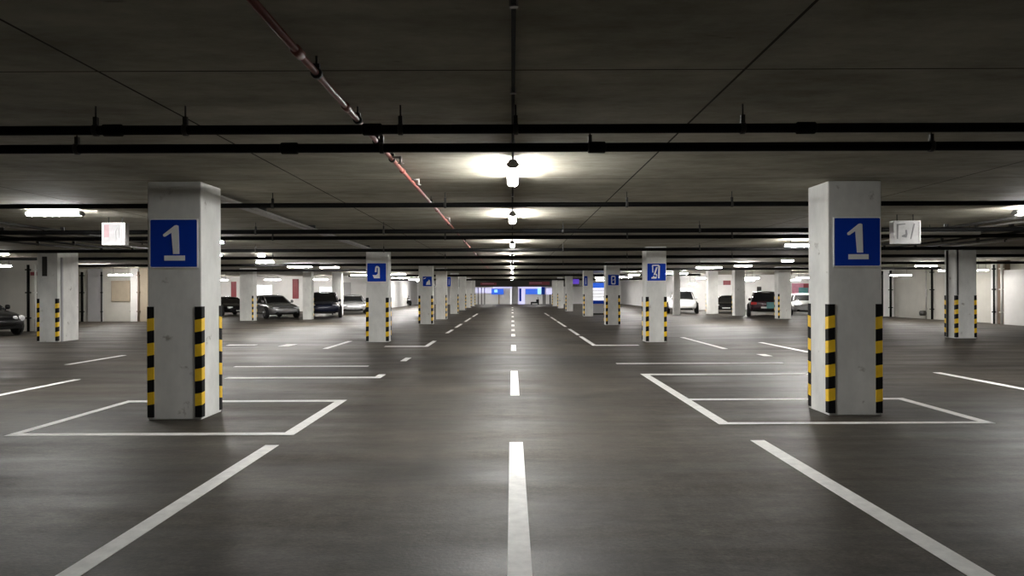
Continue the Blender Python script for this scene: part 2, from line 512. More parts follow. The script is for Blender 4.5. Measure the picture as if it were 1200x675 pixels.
# ------------------------------------------------------------------ pillars
def guard(cx, cy, sx, sy, legs, parent, h=1.30, z0=0.03, n=9, t=0.008):
    """an L-shaped striped guard round the corner at (cx, cy); sx, sy point outwards"""
    bm = MB()
    # profile runs from the x leg to the corner to the y leg; two skins
    outer = [(cx - sx * legs, cy + sy * t), (cx + sx * t * 0.3, cy + sy * t), (cx + sx * t, cy + sy * t * 0.3), (cx + sx * t, cy - sy * legs)]
    inner = [(cx - sx * legs, cy + sy * 0.0005), (cx + sx * 0.0005, cy + sy * 0.0005), (cx + sx * 0.0005, cy + sy * 0.0005), (cx + sx * 0.0005, cy - sy * legs)]
    s = [0, legs, legs + 0.01, 2 * legs]
    band = h / n
    def zz(k_, i):
        z = z0 + band * k_ + (0.0 if k_ in (0, n) else (s[i] - legs) * 0.17 * sx)
        return z
    for k_ in range(n):
        mi = k_ % 2
        for i in range(3):
            f = bm.bm.faces.new([bm.bm.verts.new((outer[j][0], outer[j][1], zz(q, j))) for j, q in ((i, k_), (i + 1, k_), (i + 1, k_ + 1), (i, k_ + 1))])
            f.material_index = mi
        for j in (0, 3):
            f = bm.bm.faces.new([bm.bm.verts.new(p) for p in ((*outer[j], zz(k_, j)), (*inner[j], zz(k_, j)), (*inner[j], zz(k_ + 1, j)), (*outer[j], zz(k_ + 1, j)))])
            f.material_index = mi
    for q in (0, n):
        for i in range(3):
            pts = [(*outer[i], zz(q, i)), (*outer[i + 1], zz(q, i + 1)), (*inner[i + 1], zz(q, i + 1)), (*inner[i], zz(q, i))]
            if i == 1:
                pts = pts[:3]
            bm.bm.faces.new([bm.bm.verts.new(p) for p in pts])
    bmesh.ops.remove_doubles(bm.bm, verts=bm.bm.verts, dist=0.0002)
    return bm.build('corner_guard', ['rubber', 'yellow'], parent)

def pillar(x0, x1, y0, d, label, group, legs=0.075, guards=True):
    cx, cy = (x0 + x1) / 2, y0 + d / 2
    t = thing('concrete_pillar', label, 'pillar', (cx, cy, 0), 0, group)
    hx, hy = (x1 - x0) / 2, d / 2
    MB().box(-hx, hx, -hy, hy, 0, C).build('shaft', 'concrete', t, bevel=0.012)
    corners = [(sx, sy) for sx in (-1, 1) for sy in (-1, 1)] if guards is True else (guards or [])
    for sx, sy in corners:
        guard(sx * hx, sy * hy, sx, sy, legs, t)
    return t

GLYPH = {
    'one': [[(.28, .69), (.275, .665), (.295, .64), (.33, .645), (.455, .725), (.49, .275), (.625, .275), (.61, .865), (.575, .885), (.53, .88)], [(.30, .135), (.745, .135), (.745, .24), (.30, .24)]],
    'nine': [[(.40, .52), (.50, .52), (.50, .74), (.56, .74), (.56, .44), (.46, .35), (.28, .36), (.36, .18), (.67, .18), (.665, .74), (.60, .83), (.50, .86), (.43, .80)]],
    'figure': [[(.25, .90), (.32, .93), (.60, .93), (.69, .86), (.66, .14), (.58, .14), (.60, .80), (.55, .86), (.32, .86), (.33, .48), (.27, .48)],
               [(.47, .78), (.57, .80), (.43, .33), (.34, .35)], [(.22, .12), (.49, .12), (.52, .24), (.40, .22), (.34, .30), (.30, .22), (.22, .20)], [(.45, .40), (.52, .40), (.54, .26), (.48, .28)]],
    'frame': [[(.30, .16), (.36, .10), (.64, .10), (.70, .16), (.70, .50), (.62, .50), (.62, .20), (.38, .20), (.38, .50), (.30, .50)],
              [(.30, .50), (.38, .50), (.38, .80), (.62, .80), (.62, .50), (.70, .50), (.70, .84), (.64, .90), (.36, .90), (.30, .84)], [(.43, .44), (.57, .52), (.57, .58), (.43, .50)]],
    'peak': [[(.36, .14), (.86, .14), (.80, .60), (.68, .68), (.58, .52), (.44, .44)], [(.10, .72), (.34, .82), (.34, .88), (.10, .80)]],
    'bar': [[(.40, .16), (.62, .16), (.58, .80), (.44, .80)]],
}
def number_sign(u0, u1, v0, v1, Y, glyph, label):
    a, b = at(u0, v1, Y), at(u1, v0, Y)
    w, h = b.x - a.x, b.z - a.z
    y = -0.014
    o = MB().prism([(0.012, 0), (w - 0.012, 0), (w, 0.012), (w, h - 0.012), (w - 0.012, h), (0.012, h), (0, h - 0.012), (0, 0.012)], y, -0.001).build('number_sign', 'blue')
    o.location = (a.x, Y, a.z)
    tag(o, label, 'sign', 'blue signs on the pillars')
    e = 0.011
    MB().box(-e, 0, y, -0.001, -e, h + e).box(w, w + e, y, -0.001, -e, h + e).box(0, w, y, -0.001, -e, 0).box(0, w, y, -0.001, h, h + e).build('border', 'numeral', o)
    g = MB()
    for poly in GLYPH[glyph]:
        g.prism([(p * w, q * h) for p, q in poly], y - 0.004, y)
    g.build('numeral', 'numeral', o)
    return o

LG, RG, SG, BG = 'left row of pillars along the lane', 'right row of pillars along the lane', 'pillars near the side walls', 'pillars among the parked cars'
pillar(-4.28, -3.65, 8.43, 0.58, 'large concrete pillar on left with striped corners and sign 1', LG)
number_sign(177, 231.2, 257.5, 313, 8.43, 'one', 'square blue sign with white number 1 on the left pillar')
pillar(3.775, 4.41, 8.56, 0.58, 'large concrete pillar on right with striped corners and sign 1', RG)
number_sign(977.5, 1030.5, 255.5, 311.5, 8.56, 'one', 'square blue sign with white number 1 on the right pillar')
pillar(-4.36, -3.70, 21.45, 0.5, 'second left lane pillar, carrying a blue sign with a nine-like numeral', LG)
number_sign(430.5, 452.5, 308.5, 330, 21.45, 'nine', 'blue sign with a nine-like white numeral on second left pillar')
pillar(3.93, 4.52, 21.0, 0.65, 'second right lane pillar, carrying a blue sign with an outlined slanting mark', RG)
number_sign(758.5, 780, 308.8, 329, 21.0, 'figure', 'blue sign with an outlined slanting white mark on second right pillar')
pillar(-4.33, -3.68, 33.3, 0.5, 'third left lane pillar, carrying a small blue sign with white peak', LG)
number_sign(495.5, 506, 324, 335.5, 33.3, 'peak', 'small blue sign with white peaked mark on third left pillar')
pillar(4.17, 4.78, 31.8, 0.75, 'third right lane pillar, carrying a small blue sign with boxed numeral', RG)
number_sign(712.5, 725, 322, 334.5, 31.8, 'frame', 'small blue sign with boxed white numeral on third right pillar')
pillar(-4.16, -3.58, 39.2, 0.55, 'fourth left lane pillar, with a narrow blue sign', LG, legs=.05, guards=[(1, -1), (1, 1)])
number_sign(524.2, 528.2, 324.5, 335.5, 39.4, 'bar', 'narrow blue sign standing out from fourth left lane pillar')
pillar(4.31, 4.88, 43.2, 0.6, 'fourth right lane pillar, with a narrow blue sign at its edge', RG, legs=.06, guards=[(-1, -1), (-1, 1), (1, 1)])
number_sign(684.5, 688.5, 323.5, 335, 43.2, 'bar', 'narrow pale-marked blue sign on fourth right lane pillar')
for i, (x0, x1, y) in enumerate(((-4.22, -3.67, 49), (-4.32, -3.78, 58.8), (-4.36, -3.84, 67.7), (-4.38, -3.86, 75))):
    pillar(x0, x1, y, 0.55, 'plain concrete pillar, %s along the left side of the lane' % ORD[4 + i], LG, legs=.05, guards=[(1, -1), (1, 1)])
for i, (x0, x1, y) in enumerate(((4.08, 4.62, 54.5), (4.10, 4.64, 64.6), (4.15, 4.7, 74))):
    pillar(x0, x1, y, 0.55, 'plain concrete pillar, %s along the right side of the lane' % ORD[4 + i], RG, legs=.05, guards=[(-1, -1), (-1, 1)])
p = pillar(-14.56, -13.93, 22.0, 1.06, 'wide concrete pillar beside the black car nose, dark slot near its top', SG, guards=[(-1, -1), (1, -1)])
MB().box(-0.14, 0.0, -0.56, -0.531, 2.02, 2.62).build('conduit_cover', 'dark', p)
MB().box(0.318, 0.345, -0.38, -0.30, 0, 2.6).build('corner_strip', 'wall_grey', p)
p = pillar(13.76, 14.40, 22.25, 0.58, 'concrete pillar with striped corners in front of the bare right wall', SG)
MB().tube([(-0.27, -0.31, 1.34), (-0.27, -0.31, 2.75)], 0.02, 8).build('conduit', 'dark', p)
MB().tube([(-0.35, 0.1, 0.02), (-0.35, 0.1, 2.75)], 0.03, 8).build('conduit', 'dark', p)
pillar(-14.42, -13.72, 38.0, 0.6, 'beige pillar between the low black car and the silver car', BG, legs=.05, guards=[(1, -1), (1, 1)])
pillar(-11.58, -11.10, 39.7, 0.5, 'slim beige pillar between the silver car and the navy car', BG, legs=.04, guards=[(1, 1), (-1, 1)])
pillar(-11.70, -11.10, 46.7, 0.5, 'beige pillar between the navy car and the pale sedan', BG, legs=.05, guards=[(-1, -1), (-1, 1)])
pillar(10.06, 10.46, 44.6, 0.4, 'slim pale pillar in front of the white four-wheel-drive', BG, guards=False)
pillar(12.85, 13.5, 47.0, 0.6, 'grey pillar between the white four-wheel-drive and low black hatchback', BG, legs=.04, guards=[(-1, 1), (1, 1)])
pillar(13.35, 13.96, 43.0, 0.55, 'beige pillar between the black hatchback and the maroon car', BG, legs=.04, guards=[(-1, 1), (1, 1)])
pillar(14.22, 14.90, 38.3, 0.6, 'grey pillar between the maroon car and the white sedan', BG, legs=.06, guards=[(-1, -1), (-1, 1)])

# ------------------------------------------------------------------ ceiling pipes
def cross_pipe(Y, z, r, label, hangers, x0=-18.2, x1=21.6, m='black', couplings=()):
    t = thing('ceiling_pipe', label, 'pipe', (0, Y, z), 0, 'black pipes crossing the ceiling')
    n = 12
    MB().tube([(x0 + (x1 - x0) * i / n, 0, 0) for i in range(n + 1)], r, 14).build('pipe_run', m, t)
    for x in hangers:
        hb = MB()
        hb.tube([(x, 0, r * 0.8), (x, 0, C - z)], 0.006, 6)
        hb.lathe([(r * 1.0, -0.018), (r * 1.25, -0.015), (r * 1.25, 0.015), (r * 1.0, 0.018)], (x, 0, 0), 'X', 14)
        hb.box(x - 0.014, x + 0.014, -0.014, 0.014, r, r + 0.06)
        hb.build('hanger', 'dark', t)
    for x in couplings:
        MB().lathe([(r, -0.07), (r * 1.3, -0.06), (r * 1.3, 0.06), (r, 0.07)], (x, 0, 0), 'X', 16).build('coupling', m, t)
    return t
def hx(us, Y):
    return [ux(u, Y) for u in us]
Z1 = 2.63
def Yof(v, z):
    return F * (z - H) / (HOR - v)
Y1, Y2 = Yof(151.2, Z1), Yof(173, Z1)
cross_pipe(Y1, Z1, 0.033, 'thick black pipe across the ceiling, nearest of all the cross pipes', hx((113, 218, 470, 605, 871), Y1) + [-6, 5.5, -10, 9], couplings=hx((133, 437, 945), Y1))
cross_pipe(Y2, Z1, 0.036, 'thick black pipe across the ceiling, second from the viewer', hx((91, 448, 692, 1092), Y2) + [-8, 8], couplings=hx((340, 700), Y2))
spec = [(239.5, 0.032, 'black pipe passing just behind both numbered pillars, third from the viewer'),
        (270.3, 0.042, 'black cross pipe just beyond the numbered pillars, nearer of a close pair'),
        (277.8, 0.042, 'black cross pipe just beyond the numbered pillars, farther of a close pair'),
        (292.3, 0.045, 'black cross pipe just in front of the second pair of lane pillars'),
        (300.6, 0.05, 'black cross pipe just behind the second pair of lane pillars'),
        (309.2, 0.055, 'black cross pipe just in front of the third pair of lane pillars'),
        (315.5, 0.06, 'black cross pipe between third and fourth lane pillars'),
        (322.5, 0.07, 'black cross pipe far down the lane, second last'),
        (327.0, 0.08, 'black cross pipe far down the lane, last before the end')]
for i, (v, r, lab) in enumerate(spec):
    Y = Yof(v, Z1)
    if v == 239.5:
        Y = 9.42
    if v == 300.6:
        Y = 23.35
    x0, x1 = (-18.2, 21.6)
    if v == 322.5:
        Y = 48.3
    if Y > 30:
        x0, x1 = (-11.0, 12.7)
        if Y < 40:
            x0, x1 = -18.2, 21.6
    cross_pipe(Y, Z1 - (r - 0.035), r, lab, [ux(u, Y) for u in ((320, 522, 735, 858) if i % 2 == 0 else (300, 450, 660, 820, 1010))], x0, x1)

# side bundles running into the depth
n = 0
for side, xs in ((-1, (-8.9, -9.3, -10.1, -11.0, -11.9)), (1, (8.6, 9.2, 9.9, 10.8, 11.7, 12.4))):
    for i, x in enumerate(xs):
        t = thing('service_pipe', '%s grey pipe running lengthwise over the %s bays, counted outwards from the lane' % (ORD[i], 'left' if side < 0 else 'right'), 'pipe', (x, 0, 0), 0, 'lengthwise pipes over the %s bays' % ('left' if side < 0 else 'right'))
        z = 2.725
        r = (0.028, 0.02, 0.032, 0.024)[i % 4]
        MB().tube([(0, 12.0 + i * 0.3, z), (0, 15, z), (0, 18, z), (0, 21.8, z)], r, 10).build('pipe_run', ('dark', 'galv', 'dark', 'black')[i % 4], t)
        for y in (14.2, 18, 20.8):
            MB().box(-r * 1.3, r * 1.3, y, y + 0.04, z - r * 1.15, C).build('hanger', 'dark', t)

# long red sprinkler pipe left of the lane centre
zr = 2.705
a, b = Vector((-1.068, 1.6, zr)), Vector((-1.255, 44, zr))
t = thing('sprinkler_pipe', 'thin red pipe running lengthwise under the ceiling left of the lane centre', 'pipe', (0, 0, 0))
MB().tube([a.lerp(b, i / 16) for i in range(17)], 0.019, 10).build('pipe_run', 'redpipe', t)
def on_red(y):
    return a.lerp(b, (y - a.y) / (b.y - a.y))
for v in (85, 140, 165, 186, 238, 262, 283, 300):
    p = on_red(Yof(v, zr))
    hb = MB()
    hb.lathe([(0.02, -0.02), (0.031, -0.018), (0.031, 0.018), (0.02, 0.02)], p, 'Y', 12)
    hb.tube([p + Vector((0, 0, 0.02)), Vector((p.x, p.y, C))], 0.007, 6)
    hb.box(p.x - 0.02, p.x + 0.02, p.y - 0.015, p.y + 0.015, p.z + 0.02, p.z + 0.05)
    hb.build('hanger', 'dark', t)
for v in (60, 125, 150, 200, 246):
    p = on_red(Yof(v, zr))
    MB().lathe([(0.019, -0.05), (0.027, -0.045), (0.027, 0.045), (0.019, 0.05)], p, 'Y', 12).build('coupling', 'redpipe', t)
for v in (184, 210, 255):
    p = on_red(Yof(v, zr))
    hb = MB()
    hb.tube([p, p + Vector((0.09, 0, 0))], 0.01, 8)
    hb.tube([p + Vector((0.09, 0, 0.01)), p + Vector((0.09, 0, -0.05))], 0.012, 8)
    hb.lathe([(0.012, 0), (0.03, -0.004), (0.03, -0.008), (0.006, -0.012)], p + Vector((0.09, 0, -0.05)), 'Z', 12)
    hb.build('sprinkler_head', 'galv', t)

# pale trunking between the first two left pillars
t = thing('cable_trunking', 'pale flat trunking on the ceiling between first and second left pillars', 'trunking', (0, 0, 0))
MB().prism([(-3.86, 9.15), (-3.74, 9.15), (-4.0, 21.4), (-4.12, 21.4)], 2.69, 2.745, 'Z').build('duct', 'galv', t)
for y in (11, 14, 17, 20):
    x = -3.80 - (y - 9.15) * 0.0212
    MB().box(x - 0.07, x + 0.07, y, y + 0.04, 2.745, C).build('bracket', 'dark', t)
# centre conduit
t = thing('lighting_conduit', 'dark narrow conduit along the ceiling above the centre line', 'conduit', (0.012, 0, 0))
MB().box(-0.011, 0.011, 1.5, 78, C - 0.03, C).build('conduit_run', 'black', t)
for y in (3.2, 4.6, 6.2, 9.6, 14, 17, 22):
    MB().box(-0.02, 0.02, y, y + 0.03, C - 0.036, C).build('clip', 'galv', t)
# a white strip without light right of the right hanging box
t = thing('strip_trunking', 'long white unlit strip under the ceiling right of the right hanging box', 'trunking', (0, 0, 0))
c = at(1113, 273, 14.3)
MB().box(c.x - 0.62, c.x + 0.6, c.y - 0.04, c.y + 0.04, c.z - 0.035, c.z + 0.03).build('strip_body', 'white', t, bevel=0.01)
for s in (-0.4, 0.4):
    MB().tube([(c.x + s, c.y, c.z + 0.03), (c.x + s, c.y, C)], 0.006, 6).build('suspension_rod', 'dark', t)

# ------------------------------------------------------------------ luminaires
def luminaire(X, Y, Z, L, label, along='Y', wdt=0.115, group='lit ceiling lamps', yaw=0.0, rods=True, hood=False, bulb='lamp'):
    """Z is the height of the underside"""
    t = thing('ceiling_lamp', label, 'lamp', (X, Y, Z), (0 if along == 'Y' else PI / 2) + yaw, group)
    hw, hl = wdt / 2, L / 2
    prof = [(-hw, 0.05), (-hw, 0.028), (-hw * 0.8, 0.008), (-hw * 0.4, 0), (hw * 0.4, 0), (hw * 0.8, 0.008), (hw, 0.028), (hw, 0.05)]
    MB().prism(prof, -hl + 0.03, hl - 0.03).build('diffuser', bulb, t, smooth=False)
    MB().prism([(-hw * 0.85, 0.05), (hw * 0.85, 0.05), (hw * 0.6, 0.082), (-hw * 0.6, 0.082)], -hl + 0.01, hl - 0.01).build('housing', 'grey', t)
    if hood:
        MB().prism([(-0.20, 0.02), (-0.11, 0.084), (0.11, 0.084), (0.20, 0.02), (0.20, 0.026), (0.11, 0.092), (-0.11, 0.092), (-0.20, 0.026)], -hl - 0.05, hl + 0.05).build('added_hood', 'white', t)  # hood added to keep the unseen lamps' light off the ceiling
    for s in (-1, 1):
        y0, y1 = sorted((s * (hl - 0.03), s * hl))
        MB().prism([(p * 1.04, q * 1.02) for p, q in prof], y0, y1).build('end_cap', 'grey', t)
    if rods and C - Z - 0.082 > 0.003:
        for s in (-1, 1):
            MB().tube([(0, s * hl * 0.6, 0.08), (0, s * hl * 0.6, C - Z)], 0.008, 6).build('suspension_rod', 'dark', t)
    return t
CG = 'lamps along the centre line'
for i, (y0, y1) in enumerate(((6.92, 8.15), (11.4, 12.65), (18.0, 19.25), (24.0, 25.2), (30.0, 31.2), (33.2, 34.4), (36.4, 37.6), (40, 41.2), (43.6, 44.8), (49.4, 50.6), (54, 55.2), (58, 59.2), (65.5, 66.7), (70, 71.2), (75, 76.2))):
    luminaire(0.012, (y0 + y1) / 2, 2.685, y1 - y0, 'lit tube lamp over the centre line, %s from the viewer' % ORD[i], group=CG, rods=False, bulb='lamp' if y0 < 28 else 'lamp_soft')
def side_lamp(u0, u1, v, Y, label, yaw=0.0):
    c = at((u0 + u1) / 2, v, Y)
    z = min(c.z - 0.035, C - 0.084)
    return luminaire(c.x, Y, z, (u1 - u0) * Y / F, label, 'X', yaw=yaw, bulb='lamp_soft' if abs(c.x) > 15 and 21 < Y < 45 else ('lamp_rear' if Y > 15 else 'lamp'))
for u0, u1, v, Y, lab in (
        (31, 97, 250.5, 11.2, 'big bright tube lamp left of the left numbered pillar'),
        (1188, 1262, 249.5, 11.2, 'bright tube lamp cut off by the right edge, right of the numbered pillar'),
        (-12, 12, 297, 22.2, 'lit lamp at the left edge above the black car'),
        (95, 128, 311.5, 32.5, 'flat lamp right of the wide left side pillar, upper of two'),
        (127, 156, 322, 36, 'bright lamp hung low before the tan wall board'),
        (-8, 15, 311.5, 25, 'lit lamp low at the left edge over the black car roof'),
        (232, 264, 283.5, 17.3, 'lamp half hidden behind left numbered pillar, upper of two'),
        (240, 261, 297.8, 23.9, 'lamp half hidden behind left numbered pillar, lower of two'),
        (302, 312, 299.5, 24.2, 'short bright lamp above the beige pillar by the silver car'),
        (300, 322, 307.3, 28.6, 'bright glaring lamp over the silver car bay, nearer the viewer'),
        (337, 366, 312.5, 33.4, 'bright lamp over the slim pillar beside the silver car'),
        (375, 398, 313.3, 34.6, 'bright lamp over the navy car bay'),
        (411, 440, 322.5, 46.5, 'bright lamp just left of the second left lane pillar'),
        (456, 476, 322.0, 49.5, 'bright lamp just right of the second left lane pillar'),
        (479, 491, 327.5, 62, 'square-looking white lamp left of the third left lane pillar'),
        (252, 268, 328, 44, 'lamp low above the black car beside left numbered pillar'),
        (918, 960, 287.5, 18.2, 'lamp half hidden by the right numbered pillar, upper of two'),
        (915, 930, 305.5, 27.6, 'glaring lamp left of the right numbered pillar'),
        (860, 881, 311.5, 32.6, 'bright lamp over the beige pillar beside the maroon car'),
        (815, 846, 313.5, 34.8, 'long bright lamp over the white four-wheel-drive bay'),
        (776, 806, 320.5, 46, 'long bright lamp just right of the second right lane pillar'),
        (873, 884, 328.3, 46, 'small lamp low beside the pillar left of the maroon car'),
        (807, 816, 332.3, 54, 'small lamp low above the white four-wheel-drive'),
        (925, 938, 328, 45, 'small lamp low above the white sedan'),
        (736, 750, 322, 48, 'bright lamp between second and third right lane pillars'),
        (697, 708, 325.5, 56, 'lamp above the striped booth by the right lane pillars'),
        (1042, 1068, 322.5, 35.5, 'lamp hung low at the bare right wall'),
        (1071, 1098, 311.5, 32.6, 'lamp left of the striped right side pillar, upper of two'),
        (1098, 1118, 317.0, 33.5, 'lamp half hidden behind striped right side pillar'),
        (1144, 1158, 316.5, 31.0, 'short lamp just right of the striped right side pillar')):
    side_lamp(u0, u1, v, Y, lab)
for sx, side in ((-1, 'left'), (1, 'right')):
    for q, y in enumerate((61.0, 69.0, 77.0)):
        luminaire(sx * 9.6, y, 2.66, 1.25, 'far lamp over the %s bays, %s of three in a row toward the end wall' % (side, ORD[q]), 'X', bulb='lamp_rear')
    for q, x in enumerate((14.6, 18.2, 22.2)):
        luminaire(sx * x, 54.6, 2.45, 1.25, 'lamp hung low before the far %s wall, %s counted from the lane' % (side, ORD[q]), 'X', bulb='lamp_soft')
    luminaire(sx * 3.0, 83.4, 2.6, 1.25, 'added lamp hidden behind the dark far lintel, before the %s shopfront' % side, 'X', bulb='lamp_soft')  # unseen lamps added behind the lintel to brighten the end wall

# ------------------------------------------------------------------ hanging boxes
def hanging_box(u0, u1, v0, v1, Y, label, marks, pm='lit_panel'):
    a, b = at(u0, v1, Y), at(u1, v0, Y)
    w, h = b.x - a.x, b.z - a.z
    t = thing('hanging_sign_box', label, 'sign', (a.x, Y, a.z), 0, 'white boxes hung from the ceiling')
    MB().box(0.02, w - 0.02, 0.012, 0.13, 0.02, h - 0.02).build('panel', pm, t)
    f = MB()
    for x in (0, w - 0.02):
        f.box(x, x + 0.02, 0, 0.14, 0, h)
    f.box(0.02, w - 0.02, 0, 0.14, 0, 0.02).box(0.02, w - 0.02, 0, 0.14, h - 0.02, h)
    f.build('frame', 'galv', t)
    for poly, m in marks:
        MB().prism([(p * w, q * h) for p, q in poly], 0.008, 0.0118).build('faded_mark', m, t)
    for x in (w * 0.2, w * 0.8):
        MB().tube([(x, 0.07, h), (x, 0.07, C - a.z)], 0.008, 6).build('suspension_rod', 'dark', t)
M['lit_panel'] = mat('faint_panel', (0.50, 0.49, 0.48), 0.35, emit=(1, 0.97, 0.95), strength=0.05, noise=0.15, scale=6)
M['dimmed_panel'] = mat('darkened_panel', (0.20, 0.19, 0.195), 0.5, noise=0.2, scale=6)  # panel colour darkened to offset the glare of the lamp in front
M['fade_pink'] = mat('faded_pink', (0.20, 0.12, 0.13), 0.6, noise=0.1)
M['fade_grey'] = mat('faded_grey', (0.22, 0.22, 0.22), 0.6, noise=0.1)
hanging_box(119.5, 146, 261, 287, 12.3, 'pale hanging box with pink edge left of the left numbered pillar',
            [([(.08, .35), (.30, .35), (.30, .92), (.08, .92)], 'fade_pink'), ([(.55, .2), (.62, .22), (.58, .6), (.74, .9), (.68, .92), (.52, .62)], 'fade_grey'), ([(.70, .3), (.74, .3), (.74, .85), (.70, .85)], 'fade_grey')], pm='dimmed_panel')
hanging_box(1047.5, 1079, 258.5, 285.5, 12.3, 'pale hanging box with grey smudged marks right of the right numbered pillar',
            [([(.12, .22), (.17, .20), (.19, .80), (.44, .84), (.44, .88), (.12, .86)], 'fade_grey'), ([(.30, .30), (.48, .26), (.52, .40), (.50, .60), (.44, .60), (.45, .42), (.32, .36)], 'fade_grey'), ([(.62, .2), (.66, .2), (.80, .86), (.75, .88)], 'fade_grey')])

# ------------------------------------------------------------------ cars
KIND = {
    #         stations: t (0 rear, 1 front), width factor, bottom, shoulder top
    'sedan': dict(L=4.5, W=1.80, H=1.42, wb=(0.185, 0.80), R=0.32,
                  st=[(0, .80, .42, .80), (.015, .88, .30, .92), (.10, .96, .21, .98), (.25, 1, .19, .97), (.5, 1, .19, .94), (.68, 1, .19, .93), (.86, .98, .20, .83), (.96, .90, .24, .72), (1, .78, .34, .60)],
                  cab=(0.10, 0.70), roof=(0.26, 0.52)),
    'hatch': dict(L=4.0, W=1.74, H=1.47, wb=(0.18, 0.80), R=0.31,
                  st=[(0, .84, .40, .90), (.015, .92, .28, .99), (.10, .97, .21, 1.0), (.25, 1, .19, .98), (.5, 1, .19, .95), (.70, 1, .19, .95), (.86, .98, .20, .87), (.96, .90, .24, .76), (1, .78, .34, .62)],
                  cab=(0.02, 0.74), roof=(0.10, 0.54)),
    'suv': dict(L=4.6, W=1.88, H=1.72, wb=(0.18, 0.80), R=0.37,
                st=[(0, .86, .48, 1.02), (.015, .94, .34, 1.08), (.10, .98, .28, 1.10), (.25, 1, .26, 1.08), (.5, 1, .26, 1.06), (.72, 1, .26, 1.05), (.88, .98, .27, 1.0), (.97, .93, .30, .92), (1, .84, .40, .78)],
                cab=(0.02, 0.74), roof=(0.07, 0.56)),
}
def car(u, Y, yaw, kind, paint, label, low=False, lamps='headlight', rear_mark=None, hs=1.0, dx=0.0, round_lights=False):
    """yaw 0 faces the viewer (-Y); positive turns the nose to the right of the picture"""
    K = KIND[kind]
    L, W, Hc, R = K['L'], K['W'], K['H'] * hs, K['R']
    x = ux(u, Y) + dx
    t = thing('car', label, 'car', (x, Y, 0), -PI / 2 + yaw, 'parked cars')
    hw = W / 2
    X = lambda tt: (tt - 0.5) * L
    # lower body
    m = MB()
    rings = []
    for tt, wf, zb, zt in K['st']:
        zt = zt * hs
        w_ = hw * wf
        half = [(0, zb), (.80 * w_, zb), (.95 * w_, zb + .05), (w_, zb + (zt - zb) * .38), (w_, zb + (zt - zb) * .66), (.965 * w_, zb + (zt - zb) * .88), (.80 * w_, zt), (.40 * w_, zt + .025), (0, zt + .03)]
        ring = half + [(-a_, b_) for a_, b_ in half[-2:0:-1]]
        rings.append([m.bm.verts.new((X(tt), a_, b_)) for a_, b_ in ring])
    nn = len(rings[0])
    for i in range(len(rings) - 1):
        for j in range(nn):
            m.bm.faces.new((rings[i][j], rings[i][(j + 1) % nn], rings[i + 1][(j + 1) % nn], rings[i + 1][j]))
    m.bm.faces.new(rings[0])
    m.bm.faces.new(rings[-1])
    m.build('body', paint, t, subsurf=1, smooth=True)
    def belt(tt):
        st = K['st']
        for (t0, _, _, z0), (t1, _, _, z1) in zip(st, st[1:]):
            if t0 <= tt <= t1:
                return (z0 + (z1 - z0) * (tt - t0) / (t1 - t0)) * hs
        return st[-1][3] * hs
    # cabin glass and roof
    c0, c1 = K['cab']
    r0, r1 = K['roof']
    nseg = 6
    base, top = [], []
    for i in range(nseg + 1):
        s = i / nseg
        tb, tr = c0 + (c1 - c0) * s, r0 + (r1 - r0) * s
        wb_ = hw * (.90 if 0 < i < nseg else .80)
        wr_ = hw * (.70 if 0 < i < nseg else .62)
        zr_ = Hc - 0.05 - .07 * (2 * s - 1) ** 2 * (1 if kind != 'suv' else .5)
        base.append((X(tb), wb_, belt(tb) - .02))
        top.append((X(tr), wr_, zr_))
    g = MB()
    Lb = [[g.bm.verts.new((p[0], sg * p[1], p[2])) for p in base] for sg in (1, -1)]
    Lt = [[g.bm.verts.new((p[0], sg * p[1], p[2])) for p in top] for sg in (1, -1)]
    for q in (0, 1):
        for i in range(nseg):
            g.bm.faces.new((Lb[q][i], Lb[q][i + 1], Lt[q][i + 1], Lt[q][i]))
    for i in (0, nseg):
        g.bm.faces.new((Lb[0][i], Lb[1][i], Lt[1][i], Lt[0][i]))
    g.build('window_glass', 'glass', t)
    rf = MB()
    grid = []
    for x_, w_, z_ in top:
        grid.append([rf.bm.verts.new((x_, w_ * s * 1.02, z_ + .045 * (1 - s * s))) for s in (-1, -.66, -.33, 0, .33, .66, 1)])
    for i in range(nseg):
        for j in range(6):
            rf.bm.faces.new((grid[i][j], grid[i + 1][j], grid[i + 1][j + 1], grid[i][j + 1]))
    ro = rf.build('roof', paint, t, smooth=True)
    sd = ro.modifiers.new('thick', 'SOLIDIFY')
    sd.thickness = 0.03
    for sg in (1, -1):
        for i in (0, 3, nseg):
            pm = MB()
            pb, pt = Vector((base[i][0], sg * base[i][1] * 1.005, base[i][2])), Vector((top[i][0], sg * top[i][1] * 1.01, top[i][2]))
            pm.tube([pb, pt], .035 if i != 3 else .028, 6)
            pm.build('window_pillar', paint, t)
    # wheels
    for tt in K['wb']:
        for sg in (1, -1):
            wx, wy = X(tt), sg * (hw - .115)
            prof = [(R * .62, -.10), (R * .9, -.105), (R, -.075), (R, .075), (R * .9, .105), (R * .62, .10)]
            MB().lathe([(R * 1.13, -.02), (R * 1.13, .02)], (wx, sg * (hw - .005), R + .02), 'Y', 24).build('wheel_arch', 'tyre', t)
            wo = MB().lathe([(a_, b_ * 1.0 + sg * .05) for a_, b_ in prof], (wx, wy + sg * .06, R), 'Y', 24).build('wheel', 'tyre', t)
            rm = MB()
            yo = wy + sg * .06 + sg * .155
            rm.lathe([(R * .66, -.006), (R * .68, .0), (R * .58, .008), (R * .56, -.006)], (wx, yo, R), 'Y', 20)
            for q in range(5):
                an = 2 * PI * q / 5 + .3
                rm.tube([(wx, yo, R), (wx + math.cos(an) * R * .6, yo, R + math.sin(an) * R * .6)], .022, 6)
            rm.build('rim', 'rim', wo)
    # front
    zf = K['st'][-2][3] * hs
    xf = X(.985)
